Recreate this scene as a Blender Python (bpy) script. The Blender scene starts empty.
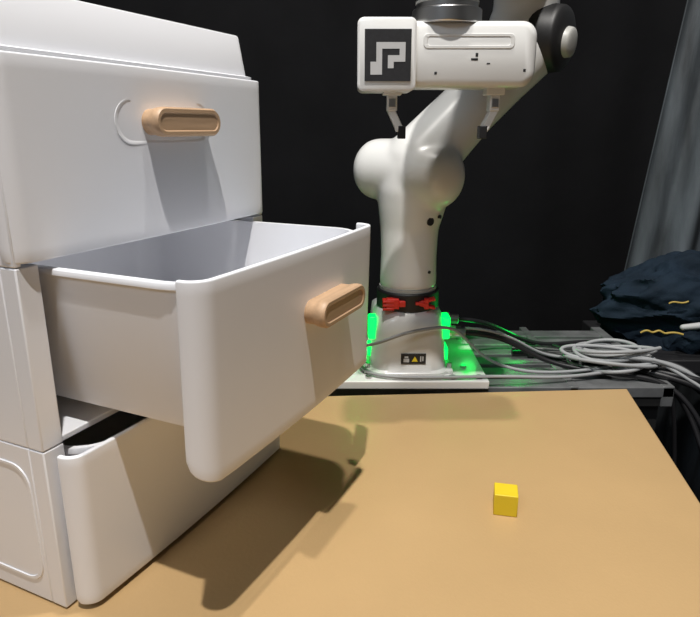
import bpy, bmesh, math, random
from mathutils import Vector, Matrix
random.seed(4)
S=bpy.context.scene
C=S.collection
# ------------------------------------------------------------ materials
def mat(name,col,rough=.5,metal=0,noise=0,scale=20,bump=0,bscale=60,emit=None,est=0,coat=0,stretch=None,spec=.5,sss=0):
    m=bpy.data.materials.new(name); m.use_nodes=True
    nt=m.node_tree; b=nt.nodes['Principled BSDF']
    b.inputs['Base Color'].default_value=(*col,1); b.inputs['Roughness'].default_value=rough
    b.inputs['Metallic'].default_value=metal; b.inputs['Coat Weight'].default_value=coat
    b.inputs['Specular IOR Level'].default_value=spec
    tc=nt.nodes.new('ShaderNodeTexCoord'); mp=nt.nodes.new('ShaderNodeMapping')
    nt.links.new(tc.outputs['Object'],mp.inputs['Vector'])
    if stretch: mp.inputs['Scale'].default_value=stretch
    if noise:
        n=nt.nodes.new('ShaderNodeTexNoise'); n.inputs['Scale'].default_value=scale; n.inputs['Detail'].default_value=6
        nt.links.new(mp.outputs[0],n.inputs['Vector'])
        r=nt.nodes.new('ShaderNodeValToRGB')
        r.color_ramp.elements[0].position=.3; r.color_ramp.elements[1].position=.7
        r.color_ramp.elements[0].color=(*[c*(1-noise) for c in col],1)
        r.color_ramp.elements[1].color=(*[min(1,c*(1+noise)) for c in col],1)
        nt.links.new(n.outputs['Fac'],r.inputs[0]); nt.links.new(r.outputs[0],b.inputs['Base Color'])
    if bump:
        n=nt.nodes.new('ShaderNodeTexNoise'); n.inputs['Scale'].default_value=bscale; n.inputs['Detail'].default_value=5
        nt.links.new(mp.outputs[0],n.inputs['Vector'])
        bp=nt.nodes.new('ShaderNodeBump'); bp.inputs['Strength'].default_value=bump; bp.inputs['Distance'].default_value=.01
        nt.links.new(n.outputs['Fac'],bp.inputs['Height']); nt.links.new(bp.outputs[0],b.inputs['Normal'])
    if emit:
        b.inputs['Emission Color'].default_value=(*emit,1); b.inputs['Emission Strength'].default_value=est
    return m
M=dict(
 plastic=mat('white_plastic',(.82,.83,.87),.38,noise=.015,scale=6,bump=.015,bscale=8),
 wood=mat('handle_beech',(.48,.315,.19),.5,noise=.14,scale=14,stretch=(1,12,12)),
 robot=mat('robot_shell_white',(.76,.76,.745),.28,coat=.2),
 robotgrey=mat('robot_grey',(.42,.42,.40),.4),
 black=mat('black_rubber',(.012,.012,.013),.5),
 red=mat('red_buckle',(.75,.03,.02),.4),
 metal=mat('steel',(.55,.55,.55),.3,metal=1),
 alu=mat('anodised_aluminium',(.17,.175,.18),.45,metal=.3,noise=.25,scale=30),
 slot=mat('slot_black',(.004,.004,.004),.8),
 table=mat('table_tan',(.50,.33,.157),.42,noise=.05,scale=5,bump=.05,bscale=250),
 yellow=mat('yellow_plastic',(.76,.57,.02),.5,noise=.03,scale=60),
 curtain=mat('black_cloth',(.006,.006,.007),.9,noise=.2,scale=5,bump=.3,bscale=8,spec=.15),
 greycurtain=mat('grey_cloth',(.075,.088,.10),.6,noise=.75,scale=3,stretch=(5,3,.8),bump=.4,bscale=8),
 jacket=mat('navy_cloth',(.010,.020,.034),.85,noise=.3,scale=12,bump=.6,bscale=25,spec=.2),
 gold=mat('gold_thread',(.5,.35,.08),.6),
 cgrey=mat('cable_grey',(.33,.34,.35),.5),
 cblack=mat('cable_black',(.012,.012,.014),.45),
 green=mat('green_led',(.0,.15,.02),.4,emit=(.0,1,.09),est=2.2),
 tagblack=mat('tag_black',(.012,.012,.014),.6,noise=.3,scale=200),
 tagwhite=mat('tag_white',(.50,.50,.50),.6),
 floor=mat('floor_dark',(.02,.02,.022),.7,noise=.25,scale=5),
 wall=mat('wall_paint',(.14,.14,.14),.9,noise=.03,scale=3),
 ceil=mat('ceiling_paint',(.30,.30,.30),.9,noise=.03,scale=3),
 bench=mat('bench_black',(.012,.012,.014),.6,noise=.2),
 legs=mat('leg_metal',(.04,.04,.04),.5,metal=.5),
)
# ------------------------------------------------------------ helpers
def empty(name,loc=(0,0,0),rz=0):
    e=bpy.data.objects.new(name,None); e.location=loc; e.rotation_euler=(0,0,rz); e.empty_display_size=.05
    C.objects.link(e); return e
def finish(name,bm,m,parent=None,smooth=True,bevel=0,bseg=3,sub=0):
    bmesh.ops.recalc_face_normals(bm,faces=bm.faces)
    me=bpy.data.meshes.new(name); bm.to_mesh(me); bm.free()
    o=bpy.data.objects.new(name,me); C.objects.link(o)
    for x in (m if isinstance(m,(list,tuple)) else [m]): me.materials.append(x)
    if parent: o.parent=parent
    if bevel:
        b=o.modifiers.new('bevel','BEVEL'); b.width=bevel; b.segments=bseg; b.limit_method='ANGLE'; b.angle_limit=math.radians(40)
    if smooth:
        me.polygons.foreach_set('use_smooth',[True]*len(me.polygons))
        try: me.set_sharp_from_angle(angle=math.radians(42))
        except Exception: pass
    return o
def abox(bm,x0,x1,y0,y1,z0,z1,mi=0,rot=None):
    vs=[bm.verts.new((x,y,z)) for z in (z0,z1) for y in (y0,y1) for x in (x0,x1)]
    if rot:
        c=Vector(((x0+x1)/2,(y0+y1)/2,(z0+z1)/2))
        for v in vs: v.co=rot@(v.co-c)+c
    fs=[(0,2,3,1),(4,5,7,6),(0,1,5,4),(2,6,7,3),(0,4,6,2),(1,3,7,5)]
    for f in fs:
        ff=bm.faces.new([vs[i] for i in f]); ff.material_index=mi
def box(name,x0,x1,y0,y1,z0,z1,m,parent=None,bevel=0,rot=None):
    bm=bmesh.new(); abox(bm,x0,x1,y0,y1,z0,z1,rot=rot); return finish(name,bm,m,parent,bevel=bevel)
def rring(x0,x1,y0,y1,r,z,n=6):
    pts=[]
    for cx,cy,a0 in ((x1-r,y1-r,0),(x0+r,y1-r,90),(x0+r,y0+r,180),(x1-r,y0+r,270)):
        for i in range(n+1):
            a=math.radians(a0+90*i/n); pts.append((cx+r*math.cos(a),cy+r*math.sin(a),z))
    return pts
def loft(bm,rings,cap0=True,cap1=True,mi=0):
    vr=[[bm.verts.new(p) for p in r] for r in rings]; n=len(vr[0])
    for a,b in zip(vr,vr[1:]):
        for i in range(n):
            j=(i+1)%n; f=bm.faces.new((a[i],a[j],b[j],b[i])); f.material_index=mi
    if cap0: bm.faces.new(vr[0][::-1]).material_index=mi
    if cap1: bm.faces.new(vr[-1]).material_index=mi
def tube(bm,pts,rad,seg=32,round0=True,round1=True,mi=0,flat=1):
    pts=[Vector(p) for p in pts]; rad=list(rad)
    def endrings(p,d,r):
        return [(p+d*r*flat*math.sin(t),r*math.cos(t)) for t in [math.radians(x) for x in (20,40,58,72,83)]]
    if round0:
        d=(pts[0]-pts[1]).normalized(); e=endrings(pts[0],d,rad[0])
        pts=[q for q,_ in reversed(e)]+pts; rad=[r for _,r in reversed(e)]+rad
    if round1:
        d=(pts[-1]-pts[-2]).normalized(); e=endrings(pts[-1],d,rad[-1])
        pts+= [q for q,_ in e]; rad+=[r for _,r in e]
    rings=[]; up=None
    for i,p in enumerate(pts):
        t=(pts[min(i+1,len(pts)-1)]-pts[max(i-1,0)]).normalized()
        if up is None:
            up=t.orthogonal().normalized()
        up=(up-t*up.dot(t)).normalized(); w=t.cross(up)
        rings.append([tuple(p+(up*math.cos(a)+w*math.sin(a))*rad[i]) for a in [2*math.pi*k/seg for k in range(seg)]])
    loft(bm,rings,mi=mi)
def cyl(name,p0,p1,r,m,parent=None,seg=32,bevel=0):
    bm=bmesh.new(); tube(bm,[p0,p1],[r,r],seg,False,False); return finish(name,bm,m,parent,bevel=bevel)
def cable(name,pts,r,m,parent=None):
    cu=bpy.data.curves.new(name,'CURVE'); cu.dimensions='3D'; cu.bevel_depth=r; cu.bevel_resolution=4; cu.resolution_u=10; cu.use_fill_caps=True
    s=cu.splines.new('NURBS'); s.points.add(len(pts)-1); s.order_u=4; s.use_endpoint_u=True
    for q,p in zip(s.points,pts): q.co=(*p,1)
    cu.materials.append(m); o=bpy.data.objects.new(name,cu); C.objects.link(o)
    if parent: o.parent=parent
    return o
# ------------------------------------------------------------ room
FZ=-.75
box('floor',-2.2,2.4,-2.2,2.0,FZ-.05,FZ,M['floor'])
box('ceiling',-2.2,2.4,-2.2,2.0,2.55,2.6,M['ceil'])
box('wall_back',-2.2,2.4,2.0,2.05,FZ,2.55,M['wall'])
box('wall_left',-2.25,-2.2,-2.2,2.0,FZ,2.55,M['wall'])
box('wall_right',2.4,2.45,-2.2,2.0,FZ,2.55,M['wall'])
box('wall_front',-2.2,2.4,-2.25,-2.2,FZ,2.55,M['wall'])
def curtain(name,path,z0,z1,m,amp,freq,slant=0):
    bm=bmesh.new(); N=300; R=18
    P=[Vector((*p,0)) for p in path]; L=[0]
    for a,b in zip(P,P[1:]): L.append(L[-1]+(b-a).length)
    rows=[]
    for j in range(R+1):
        row=[]
        for i in range(N+1):
            s=L[-1]*i/N; k=0
            while k<len(P)-2 and s>L[k+1]: k+=1
            d=(P[k+1]-P[k]).normalized(); q=P[k]+d*(s-L[k]); n=Vector((-d.y,d.x,0))
            w=amp*(math.sin(s*freq+.6*math.sin(s*3.1)+j*.03)+.45*math.sin(s*freq*2.3+1+j*.05))*(1+.25*math.sin(j*.5+s*4))
            q=q+n*w; z=z0+(z1-z0)*j/R
            q=q+d*slant*(z)
            row.append(bm.verts.new((q.x,q.y,z)))
        rows.append(row)
    for a,b in zip(rows,rows[1:]):
        for i in range(N): bm.faces.new((a[i],a[i+1],b[i+1],b[i]))
    o=finish(name,bm,m); s=o.modifiers.new('sol','SOLIDIFY'); s.thickness=.003
    return o
curtain('black_curtain',[(-1.9,1.78),(1.3,1.78)],FZ+.01,2.3,M['curtain'],.016,12)
curtain('grey_curtain',[(.735,1.62),(1.5,1.58)],FZ+.01,2.3,M['greycurtain'],.022,34,slant=.10)
# ------------------------------------------------------------ table
tb=empty('work_table')
bm=bmesh.new()
A=(-.62,.855);B=(.4438,.918);D=(.262,-.15);E=(-.75,-.15)
poly=[E,D,B,A]
loft(bm,[[(x,y,-.03) for x,y in poly],[(x,y,0) for x,y in poly]])
finish('table_top',bm,M['table'],tb,bevel=.002)
for i,(x,y) in enumerate([(-.66,-.1),(.2,-.1),(.36,.84),(-.56,.78)]):
    box('leg_%d'%(i+1),x-.02,x+.02,y-.02,y+.02,FZ,-.03,M['legs'],tb)
# aluminium profile platform behind table
pf=empty('slotted_platform')
PX=.525
box('core',-.42,PX-.002,.927,1.228,-.035,-.020,M['slot'],pf)
bm=bmesh.new(); y=.925
while y<1.225:
    abox(bm,-.42,PX,y,y+.036,-.0198,-.001); y+=.0515
abox(bm,PX-.02,PX,.925,1.24,-.036,0); abox(bm,PX-.17,PX-.155,.925,1.24,-.0118,.0)
finish('slats',bm,M['alu'],pf,bevel=.002)
for i,(x,y) in enumerate([(-.39,.96),(.49,.96),(.49,1.2),(-.39,1.2)]):
    box('leg_%d'%(i+1),x-.02,x+.02,y-.02,y+.02,FZ,-.035,M['legs'],pf)
# ------------------------------------------------------------ storage drawer unit
ang=math.atan2(-.9053,-.4248)
W=.33; H=.15; DEP=.36
cab=empty('storage_drawer_unit',(-.1035,.7404,.0015),ang)
def front_panel(name,p,z0,z1,par,x0=.009,x1=.321,r=.018,rb=.020,drop=.004):
    path=[]
    path.append((x1,p-r-.004))
    for i in range(9):
        a=math.radians(90*i/8); path.append((x1-r+r*math.cos(a),p-r+r*math.sin(a)))
    for i in range(1,16): path.append((x1-r+(x0+r-x1+r)*i/16,p+.003*math.sin(math.pi*i/16)))
    for i in range(9):
        a=math.radians(90+90*i/8); path.append((x0+r+r*math.cos(a),p-r+r*math.sin(a)))
    path.append((x0,p-r-.004))
    L=[0]
    for a,b in zip(path,path[1:]): L.append(L[-1]+math.dist(a,b))
    T=L[-1]; bm=bmesh.new(); rows=[]; R=14
    cols=[]
    for (x,y),l in zip(path,L):
        e=min(l,T-l); zb=z0
        if e<rb*1.6:
            k=1-e/(rb*1.6); zb=z0+rb*(1-math.sqrt(max(0,1-k*k)))
        cols.append((x,y,zb))
    for (x,y,zb) in cols:
        row=[]
        for j in range(R+1):
            z=zb+(z1-zb)*j/R; f=(z-z0)/(z1-z0)
            row.append(bm.verts.new((x,y-drop*(1-f),z)))
        rows.append(row)
    for a,b in zip(rows,rows[1:]):
        for j in range(R): bm.faces.new((a[j],a[j+1],b[j+1],b[j]))
    o=finish(name,bm,M['plastic'],par)
    s=o.modifiers.new('sol','SOLIDIFY'); s.thickness=.0048; s.offset=0
    b=o.modifiers.new('b','BEVEL'); b.width=.0015; b.segments=3; b.limit_method='ANGLE'; b.angle_limit=math.radians(50)
def stadium(cx,cz,L,h,y,n=12):
    pts=[]
    r=h/2
    for s,a0 in ((1,-90),(-1,90)):
        for i in range(n+1):
            a=math.radians(a0+180*i/n); pts.append((cx+s*(L/2-r)+r*math.cos(a),y,cz+r*math.sin(a)))
    return pts
def handle(name,cx,cz,p,par,sur=True):
    bm=bmesh.new(); L=.090;h=.025
    loft(bm,[stadium(cx,cz,L*.95,h*.88,p-.002),stadium(cx,cz,L*.95,h*.88,p+.006),stadium(cx,cz,L*.98,h*.95,p+.009),stadium(cx,cz,L,h,p+.013),stadium(cx,cz,L,h,p+.0175),stadium(cx,cz,L-.003,h-.003,p+.0195),
      stadium(cx,cz,L-.009,h-.009,p+.0195),stadium(cx,cz,L-.0108,h-.0108,p+.0186)])
    finish(name,bm,M['wood'],par)
    if not sur: return
    bm=bmesh.new()
    a=[stadium(cx+.010,cz,L+.038,h+.014,p-.0015),stadium(cx+.010,cz,L+.036,h+.012,p+.0003),stadium(cx+.010,cz,L+.030,h+.007,p+.0003),stadium(cx+.010,cz,L+.026,h+.004,p-.0009)]
    loft(bm,a,True,True); finish(name+'_surround',bm,M['plastic'],par)
hpos=[(.115,.085),(.130,.092),(.155,.104)]
def tub(name,p,z0,z1,par,x0=.018,x1=.312,yb=-.30,dr=.0):
    bm=bmesh.new(); yf=p-.004; t=.003
    R=[rring(x0+.006+dr,x1-.006-dr,yb+.01,yf-.006,.03,z0),rring(x0+.002+dr,x1-.002-dr,yb+.004,yf-.002,.035,z0+.01),rring(x0,x1,yb,yf,.035,z1-.006),
       rring(x0-.003,x1+.003,yb-.004,yf,.037,z1-.005),rring(x0-.003,x1+.003,yb-.004,yf,.037,z1-.001),rring(x0-.002,x1+.002,yb-.003,yf,.036,z1),
       rring(x0+t,x1-t,yb+t,yf-t,.033,z1),rring(x0+t+.003+dr,x1-t-.003-dr,yb+t+.004,yf-t-.003,.032,z0+.012),rring(x0+t+.012+dr,x1-t-.012-dr,yb+.016,yf-t-.012,.028,z0+.004)]
    loft(bm,R); finish(name,bm,M['plastic'],par)
pulls=[.022,.147,.0]
for k in range(3):
    z=k*H
    bm=bmesh.new(); t=.006
    yw=-.018 if k<2 else -.001
    abox(bm,0,t,-DEP,yw,z+.0003,z+H-.0003); abox(bm,W-t,W,-DEP,yw,z+.0003,z+H-.0003)
    if k<2:
        for a,b in ((0,.020),(W-.020,W)): abox(bm,a,b,-.018,-.001,z+.0003,z+H-.0003)
    abox(bm,t,W-t,-DEP,-.002 if k<2 else -.03,z+.0005,z+.006)
    abox(bm,t,W-t,-DEP,-.03,z+H-.005,z+H-.0005)
    abox(bm,t,W-t,-DEP,-DEP+t,z+.006,z+H-.005)
    finish('module_shell_%d'%(k+1),bm,M['plastic'],cab,bevel=.0012)
    for sx,nm in ((W,'near'),(0,'far')):
        if k>0: continue
        bm=bmesh.new(); sg=1 if sx else -1
        def rr(g,x,r):
            return [(x,q[0],q[1]) for q in [(a,b) for a,b,_ in rring(-DEP+g,-g,z+g*.8,z+H-g*.8,r,0)]]
        loft(bm,[rr(.022,sx-sg*.0005,.02),rr(.0225,sx+sg*.0010,.02),rr(.0255,sx+sg*.0010,.018),rr(.026,sx-sg*.0005,.018)],False,False)
        finish('side_frame_%s_%d'%(nm,k+1),bm,M['plastic'],cab)
    p=pulls[k]
    dr=empty('drawer_%d'%(k+1)); dr.parent=cab
    if k==1:
        front_panel('front',p,z-.007,z+H,dr,x0=.012,x1=.306,r=.015)
    elif k==2:
        front_panel('front',p+.004,z+.003,z+H-.001,dr,x0=.001,x1=.329,r=.012,rb=.006,drop=.0015)
    else:
        front_panel('front',p,z+.004,z+H-.004,dr,x0=.010,x1=.322,r=.012,rb=.004,drop=.001)
    if k==1: tub('bin',p,z+.026,z+H-.005,dr,x0=.024,x1=.299,yb=-.16,dr=.008)
    else: tub('bin',p,z+.036,z+H-.010,dr,x0=.026,x1=.304,yb=-.30)
    hx,hz=hpos[k]; handle('handle',hx,z+hz,p+(.0085 if k==2 else .005),dr,k==2)
bm=bmesh.new(); z=3*H
loft(bm,[rring(.002,W-.002,-DEP+.002,-.002,.012,z),rring(.002,W-.002,-DEP+.002,-.002,.012,z+.003),rring(.007,W-.007,-DEP+.006,-.005,.014,z+.004),rring(.012,W-.012,-DEP+.012,-.009,.014,z+.043),
 rring(.0125,W-.0125,-DEP+.0125,-.010,.014,z+.0445),rring(.016,W-.016,-DEP+.016,-.014,.012,z+.0445),rring(.02,W-.02,-DEP+.02,-.02,.012,z+.008)])
finish('lid_tray',bm,M['plastic'],cab)
# ------------------------------------------------------------ yellow cube
bm=bmesh.new(); r=Matrix.Rotation(math.radians(-12),3,'Z')
abox(bm,.1565,.1815,.577,.602,0,.025,rot=r)
finish('yellow_block',bm,M['yellow'],None,bevel=.001)
# ------------------------------------------------------------ robot
rob=empty('robot_arm',(0,0,0))
BX,BY=.096,1.0
PZ=.014
box('mounting_plate',-.036,.222,.914,1.14,0.0,PZ,M['robot'],rob,bevel=.002)
for i,(x,y) in enumerate([(-.020,.928),(.208,.928),(.208,1.12),(-.020,1.12),(.03,.928),(.165,.928),(.19,.975),(-.015,.975)]):
    cyl('bolt_%d'%(i+1),(x,y,PZ),(x,y,PZ+.004),.0055,M['metal' if i>1 else 'black'],rob,16)
bm=bmesh.new()
def be(hx,yf,yb,z,r): return rring(BX-hx,BX+hx,BY-yf,BY+yb,r,z,8)
loft(bm,[be(.066,.070,.12,PZ,.03),be(.066,.070,.12,PZ+.006,.03),be(.062,.066,.115,PZ+.010,.03),be(.060,.064,.112,.05,.032),be(.0585,.062,.11,.085,.034),be(.057,.058,.10,.104,.036),be(.052,.052,.075,.114,.04),be(.046,.046,.05,.120,.042)])
finish('base_shell',bm,M['robot'],rob)
box('base_foot',BX-.073,BX+.073,BY-.055,BY+.11,PZ,PZ+.008,M['robot'],rob,bevel=.003)
for i,(x,y) in enumerate([(-.067,-.045),(.067,-.045),(.067,.09),(-.067,.09)]):
    cyl('base_bolt_%d'%(i+1),(BX+x,BY+y,PZ+.008),(BX+x,BY+y,PZ+.016),.0045,M['metal'],rob,12)
box('label_plate',BX-.014,BX+.026,BY-.0665,BY-.0635,.036,.053,M['black'],rob,bevel=.0005)
bm=bmesh.new(); yl=BY-.0668; q=-.005
abox(bm,BX-.005+q,BX+.004+q,yl,yl+.001,.039,.045); abox(bm,BX-.0035+q,BX+.0025+q,yl,yl+.001,.046,.049); abox(bm,BX+.0215+q,BX+.0235+q,yl,yl+.001,.040,.049);abox(bm,BX+.025+q,BX+.027+q,yl,yl+.001,.041,.049); finish('label_icons',bm,M['tagwhite'],rob)
bm=bmesh.new(); a=[bm.verts.new(c) for c in ((BX+.008+q,yl,.040),(BX+.018+q,yl,.040),(BX+.013+q,yl,.049))]; bm.faces.new(a); finish('label_warning',bm,M['yellow'],rob)
for i,(x,z0,z1,y0,y1) in enumerate([(-1,.070,.108,-.045,-.020),(1,.070,.108,-.045,-.015),(1,.030,.052,-.035,.0),(-1,.028,.048,-.01,.02)]):
    xx=BX+x*.0595
    box('status_led_%d'%(i+1),xx-.007,xx+.007,BY+y0,BY+y1,z0,z1,M['green'],rob,bevel=.003)
cyl('collar',(BX,BY,.116),(BX,BY,.147),.0515,M['black'],rob,48,bevel=.003)
cyl('collar_gap',(BX,BY,.146),(BX,BY,.152),.047,M['robotgrey'],rob,48)
bm=bmesh.new(); yc=BY-.0525
abox(bm,BX-.038,BX-.018,yc-.002,yc+.012,.124,.140); abox(bm,BX-.018,BX-.008,yc-.004,yc+.004,.128,.137)
for q in (.122,.128,.134): abox(bm,BX-.044,BX-.026,yc-.003,yc+.016,q,q+.004)
finish('buckle_left',bm,M['red'],rob,bevel=.001)
bm=bmesh.new()
abox(bm,BX+.022,BX+.029,yc-.003,yc+.006,.124,.141)
abox(bm,BX+.008,BX+.026,yc-.004,yc+.004,.131,.135)
abox(bm,BX+.014,BX+.040,yc-.002,yc+.012,.135,.139,rot=Matrix.Rotation(math.radians(-14),3,'Y')); abox(bm,BX+.014,BX+.040,yc-.002,yc+.012,.126,.130,rot=Matrix.Rotation(math.radians(14),3,'Y'))
finish('buckle_right',bm,M['red'],rob,bevel=.001)
bm=bmesh.new()
tube(bm,[(BX,BY,.150),(BX,BY,.20),(BX,BY,.245),(BX+.002,BY,.275),(BX+.005,BY,.305),(BX+.006,BY,.335)],[.047,.0455,.047,.053,.058,.055],40,False,True)
tube(bm,[(.138,.968,.328),(.112,.985,.331)],[.048,.053],40,True,True,flat=.75)
tube(bm,[(.100,.995,.333),(.080,1.012,.335),(.046,1.038,.336)],[.050,.050,.049],40,True,True,flat=.75)
tube(bm,[(.105,1.0,.345),(.14,1.015,.382),(.19,1.035,.432),(.24,1.06,.48),(.29,1.085,.53)],[.055,.051,.047,.049,.055],40)
finish('shoulder_shell',bm,M['robot'],rob)
o=bpy.data.objects['shoulder_shell']
rm=o.modifiers.new('rm','REMESH'); rm.mode='VOXEL'; rm.voxel_size=.0035; rm.use_smooth_shade=True
sm=o.modifiers.new('sm','SMOOTH'); sm.factor=.6; sm.iterations=16
bm=bmesh.new()
tube(bm,[(.262,1.115,.552),(.300,1.082,.548)],[.054,.054],40,flat=.5)
tube(bm,[(.285,1.10,.56),(.28,1.08,.63),(.24,1.0,.70),(.18,.88,.715),(.125,.80,.69),(.112,.783,.64),(.112,.783,.59)],[.052,.052,.05,.047,.047,.046,.042],40)
finish('forearm_shell',bm,M['robot'],rob)
o=bpy.data.objects['forearm_shell']
rm=o.modifiers.new('rm','REMESH'); rm.mode='VOXEL'; rm.voxel_size=.004; rm.use_smooth_shade=True
sm=o.modifiers.new('sm','SMOOTH'); sm.factor=.6; sm.iterations=14
bm=bmesh.new(); tube(bm,[(.305,1.078,.538),(.333,1.055,.536)],[.054,.049],40,False,True,flat=.25); finish('elbow_cap',bm,M['black'],rob)
bm=bmesh.new(); tube(bm,[(.336,1.050,.530),(.345,1.043,.529)],[.024,.022],40,False,True,flat=.2); finish('elbow_cap_inner',bm,M['robotgrey'],rob)
def dot(name,p,n,r,m):
    p=Vector(p); n=Vector(n).normalized(); cyl(name,p-n*.006,p+n*.0015,r,m,rob,20)
dot('logo_dot',(BX+.028,BY-.0425,.262),(.55,-.83,0),.0065,M['black'])
dot('screw_1',(BX+.044,BY-.034,.268),(.8,-.6,0),.0028,M['black'])
dot('screw_2',(BX+.030,BY-.035,.18),(.65,-.75,0),.0025,M['black'])
cyl('wrist_cylinder',(.112,.783,.552),(.112,.783,.60),.043,M['robot'],rob,48,bevel=.004)
cyl('flange_ring',(.112,.783,.530),(.112,.783,.552),.0355,M['metal'],rob,48,bevel=.001)
cyl('flange_ring_dark',(.112,.783,.537),(.112,.783,.5395),.0362,M['robotgrey'],rob,48)
cyl('flange_base',(.112,.783,.514),(.112,.783,.531),.040,M['metal'],rob,48,bevel=.002)
def hring(x0,x1,z0,z1,r,y): return [(a,y,b) for a,b,_ in rring(x0,x1,z0,z1,r,0,8)]
bm=bmesh.new()
loft(bm,[hring(.018,.203,.452,.510,.012,.753),hring(.013,.210,.447,.515,.016,.757),hring(.0115,.2125,.4455,.5165,.017,.762),hring(.0115,.2125,.4455,.5165,.017,.806),hring(.018,.205,.452,.510,.012,.814)])
finish('hand_body',bm,M['robot'],rob)
bm=bmesh.new()
loft(bm,[hring(.0105,.0725,.443,.5165,.006,.7475),hring(.0085,.0745,.441,.5185,.007,.749),hring(.0085,.0745,.441,.5185,.007,.800)])
finish('tag_mount',bm,M['robot'],rob)
bm=bmesh.new()
loft(bm,[hring(.082,.186,.486,.503,.005,.7536),hring(.083,.185,.487,.502,.005,.7522),hring(.087,.181,.4895,.4995,.003,.7522),hring(.088,.180,.490,.499,.003,.7532)])
finish('hand_slot',bm,M['robot'],rob)
bm=bmesh.new()
for x,z,w,h in ((.137,.474,.008,.0025),(.142,.478,.003,.004),(.197,.462,.003,.003),(.096,.459,.003,.003),(.155,.470,.004,.0015)):
    abox(bm,x,x+w,.7525,.7545,z,z+h)
finish('hand_screws',bm,M['black'],rob,bevel=.0004)
box('tag_plate',.0165,.0685,.7455,.7478,.4515,.506,M['tagblack'],rob)
pat=["00000000","00000000","00111110","00100010","00101110","01101000","01100000","00000000"]
bm=bmesh.new(); cx=.052/8; cz=.0545/8
for r_,row in enumerate(pat):
    for k_,ch in enumerate(row):
        if ch=='1': abox(bm,.0165+k_*cx,.0165+(k_+1)*cx,.7451,.746,.506-(r_+1)*cz,.506-r_*cz)
finish('tag_cells',bm,M['tagwhite'],rob)
def finger(n,x,sg):
    bm=bmesh.new()
    abox(bm,x-.011,x+.011,.772,.796,.438,.4475)
    abox(bm,x-.006,x+.006,.774,.794,.420,.440)
    abox(bm,x-.0045+sg*.004,x+.0045+sg*.004,.776,.792,.396,.426,rot=Matrix.Rotation(math.radians(sg*-26),3,'Y'))
    finish('finger_%d'%n,bm,M['robot'],rob,bevel=.0012)
    bm=bmesh.new()
    xx=x+sg*.012
    abox(bm,xx-.004,xx+.005,.775,.793,.388,.403)
    finish('finger_pad_%d'%n,bm,M['black'],rob,bevel=.001)
    bm=bmesh.new(); abox(bm,x-.004,x+.004,.7725,.775,.424,.434); finish('finger_screwplate_%d'%n,bm,M['metal'],rob,bevel=.0005)
finger(1,.050,1); finger(2,.172,-1)
for i,(y,z) in enumerate([(.99,.072),(1.03,.062),(1.06,.075)]):
    x0=BX+.055
    cyl('connector_%d'%(i+1),(x0,y,z),(x0+.042,y-.003,z-.001),.009,M['metal'],rob,24,bevel=.001)
    cyl('connector_ring_%d'%(i+1),(x0+.018,y,z),(x0+.026,y,z),.0108,M['robotgrey'],rob,24,bevel=.001)
x0=BX+.095
cb=empty('cable_bundle')
BK=M['cblack']; GY=M['cgrey']
cable('cable_1',[(x0,.987,.071),(x0+.04,.985,.068),(.27,1.0,.055),(.33,1.0,.015),(.40,.975,.008),(.46,.955,.008),(.52,.94,.004),(.57,.90,-.05),(.60,.86,-.2),(.62,.8,-.45),(.62,.8,-.74)],.0042,BK,cb)
cable('cable_2',[(x0,1.027,.061),(x0+.04,1.03,.06),(.28,1.05,.04),(.34,1.06,.008),(.42,1.02,.006),(.50,1.0,.006),(.56,.97,-.02),(.60,.9,-.15),(.61,.8,-.4),(.61,.75,-.74)],.0045,BK,cb)
cable('cable_3',[(x0,1.057,.074),(x0+.04,1.06,.07),(.27,1.09,.05),(.34,1.10,.008),(.42,1.12,.006),(.50,1.14,.006),(.60,1.16,-.03),(.68,1.15,-.1),(.70,1.13,-.74)],.004,BK,cb)
rnd=random.Random(7)
for i in range(9):
    j=lambda a:(rnd.random()-.5)*a
    cable('cable_black_%d'%(i+1),[(.34+j(.10),1.10+j(.12),.006),(.42,1.04+j(.12),.008+i*.001),(.50,1.0+j(.10),.010),(.57+j(.03),.97+j(.08),.006+j(.02)),(.62+j(.05),.93+j(.06),-.03+j(.03)),(.66+j(.05),.88+j(.08),-.12),(.68+j(.06),.82+j(.1),-.4),(.68+j(.1),.80+j(.1),-.742)],.0040+rnd.random()*.002,BK,cb)
cable('cable_4',[(x0+.002,.99,.078),(.22,.985,.08),(.28,1.0,.06),(.34,1.03,.01),(.40,1.03,.010),(.44,1.01,.018)],.0025,GY,cb)
cable('cable_5',[(.44,.965,.012),(.36,.945,.006),(.28,.930,.016),(.20,.922,.019),(.14,.918,.019),(.08,.916,.019),(.035,.928,.020),(.016,.96,.020),(.012,1.0,.022),(.02,1.03,.03)],.0028,GY,cb)
cable('cable_6',[(.02,.985,.05),(.015,.95,.06),(.04,.915,.075),(.08,.92,.092),(.12,.925,.098),(.15,.94,.097),(.175,.96,.085),(.20,.98,.055),(.24,.96,.018),(.33,.955,.006),(.44,.975,.015)],.0028,GY,cb)
pts=[]
NL=9
for k in range(NL*14):
    a=2*math.pi*k/14; t=k/14
    rx=.062+.012*math.sin(t*2.3); ry=.030+.010*math.sin(t*3.7+1)
    pts.append((.445+.012*math.sin(t*1.7)+rx*math.cos(a),.995+.012*math.sin(t*2.9)+ry*math.sin(a)-.18*(rx*math.cos(a)),.010+.0036*t+.007*math.sin(a+t)))
cable('cable_coil',pts,.0032,GY,cb)
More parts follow.
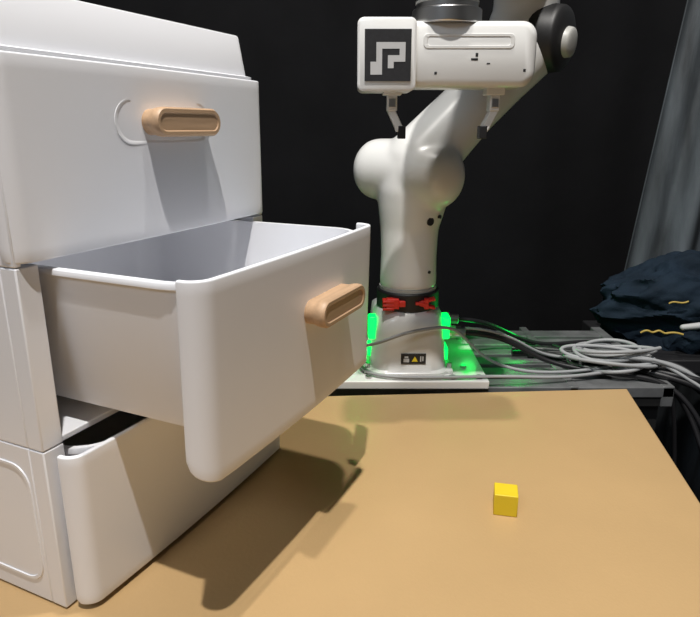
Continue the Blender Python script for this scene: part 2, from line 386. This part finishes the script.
for i in range(5):
    j=lambda a:(rnd.random()-.5)*a
    cable('cable_tail_%d'%(i+1),[(.40+j(.03),1.0+j(.02),.02+i*.003),(.44,.98+j(.03),.035+j(.01)),(.49,.965+j(.02),.036+j(.01)),(.54+j(.02),.95+j(.03),.02+j(.015)),(.60,.925+j(.03),-.012+j(.02)),(.66+j(.03),.90+j(.04),-.06),(.72+j(.04),.87+j(.04),-.25),(.75+j(.05),.85,-.5),(.75+j(.06),.85,-.744)],.003,GY,cb)
# ------------------------------------------------------------ bench + jacket
bn=empty('equipment_bench')
box('bench_top',.58,1.05,1.20,1.48,-.09,-.06,M['bench'],bn,bevel=.003)
for i,(x,y) in enumerate([(.61,1.23),(1.02,1.23),(1.02,1.45),(.61,1.45)]):
    box('leg_%d'%(i+1),x-.02,x+.02,y-.02,y+.02,FZ,-.09,M['legs'],bn)
from mathutils import noise as NZ
jk=empty('folded_jacket')
bm=bmesh.new(); bmesh.ops.create_icosphere(bm,subdivisions=6,radius=1)
for v in bm.verts:
    c=v.co.copy()
    n=NZ.fractal(c*1.6+Vector((3,1,2)),1,2,5); rdg=abs(NZ.noise(c*2.6+Vector((5,5,5))))
    c=c*(1+.22*n-.24*rdg)
    if c.x<0 and c.z>0: c.z*=1-.25*min(1,-c.x)
    x=.780+c.x*.230; y=1.33+c.y*.115; z=.015+c.z*.140
    z=max(z,-.0595)
    v.co=(x,y,z)
finish('cloth',bm,M['jacket'],jk)
cable('gold_logo',[(.60,1.215,-.005),(.61,1.21,.006),(.62,1.21,-.008),(.635,1.21,.006),(.645,1.205,-.008),(.66,1.205,.002),(.68,1.20,-.004)],.0022,M['gold'],jk)
cable('gold_logo_upper',[(.655,1.225,.055),(.665,1.22,.065),(.675,1.22,.052),(.69,1.217,.062)],.0018,M['gold'],jk)
bm=bmesh.new(); tube(bm,[(.68,1.205,.01),(.74,1.195,.020),(.84,1.195,.018)],[.006,.008,.008],12); finish('cuff',bm,M['tagwhite'],jk)
# ------------------------------------------------------------ lights
def area(name,loc,target,size,power,col):
    l=bpy.data.lights.new(name,'AREA'); l.shape='DISK'; l.size=size; l.energy=power; l.color=col
    o=bpy.data.objects.new(name,l); o.location=loc; C.objects.link(o)
    o.rotation_euler=(Vector(target)-Vector(loc)).to_track_quat('-Z','Y').to_euler()
area('ceiling_lamp_key',(.00,-.14,2.4),(0,.6,.1),.05,53,(1,.965,.92))
area('ceiling_lamp_overhead',(.08,.52,2.45),(.1,.7,0),.07,25,(1,.96,.9))
area('fill_light',(-1.2,-1.4,2.3),(0,.8,.1),.9,19,(.80,.89,1))  # added cool fill to soften contrast, not a lamp of the room
for nm,loc,e in (('led_glow_right',(BX+.12,BY+.06,.05),.05),('led_glow_left',(BX-.085,BY-.02,.09),.05),('led_glow_rear',(BX+.22,BY+.10,.05),.16)):
    l=bpy.data.lights.new(nm,'POINT'); l.energy=e; l.color=(.0,1,.10); l.shadow_soft_size=.015
    o=bpy.data.objects.new(nm,l); o.location=loc; C.objects.link(o)
w=bpy.data.worlds.new('world'); S.world=w; w.use_nodes=True
w.node_tree.nodes['Background'].inputs[0].default_value=(.5,.55,.6,1); w.node_tree.nodes['Background'].inputs[1].default_value=.3
# ------------------------------------------------------------ camera
cd=bpy.data.cameras.new('camera'); cam=bpy.data.objects.new('camera',cd); C.objects.link(cam)
cd.sensor_width=36; cd.lens=620*36/700; cd.clip_start=.01
cam.location=(0,0,.4); cam.rotation_euler=(math.radians(90-16.19),0,0)
S.camera=cam
S.view_settings.view_transform='Standard'
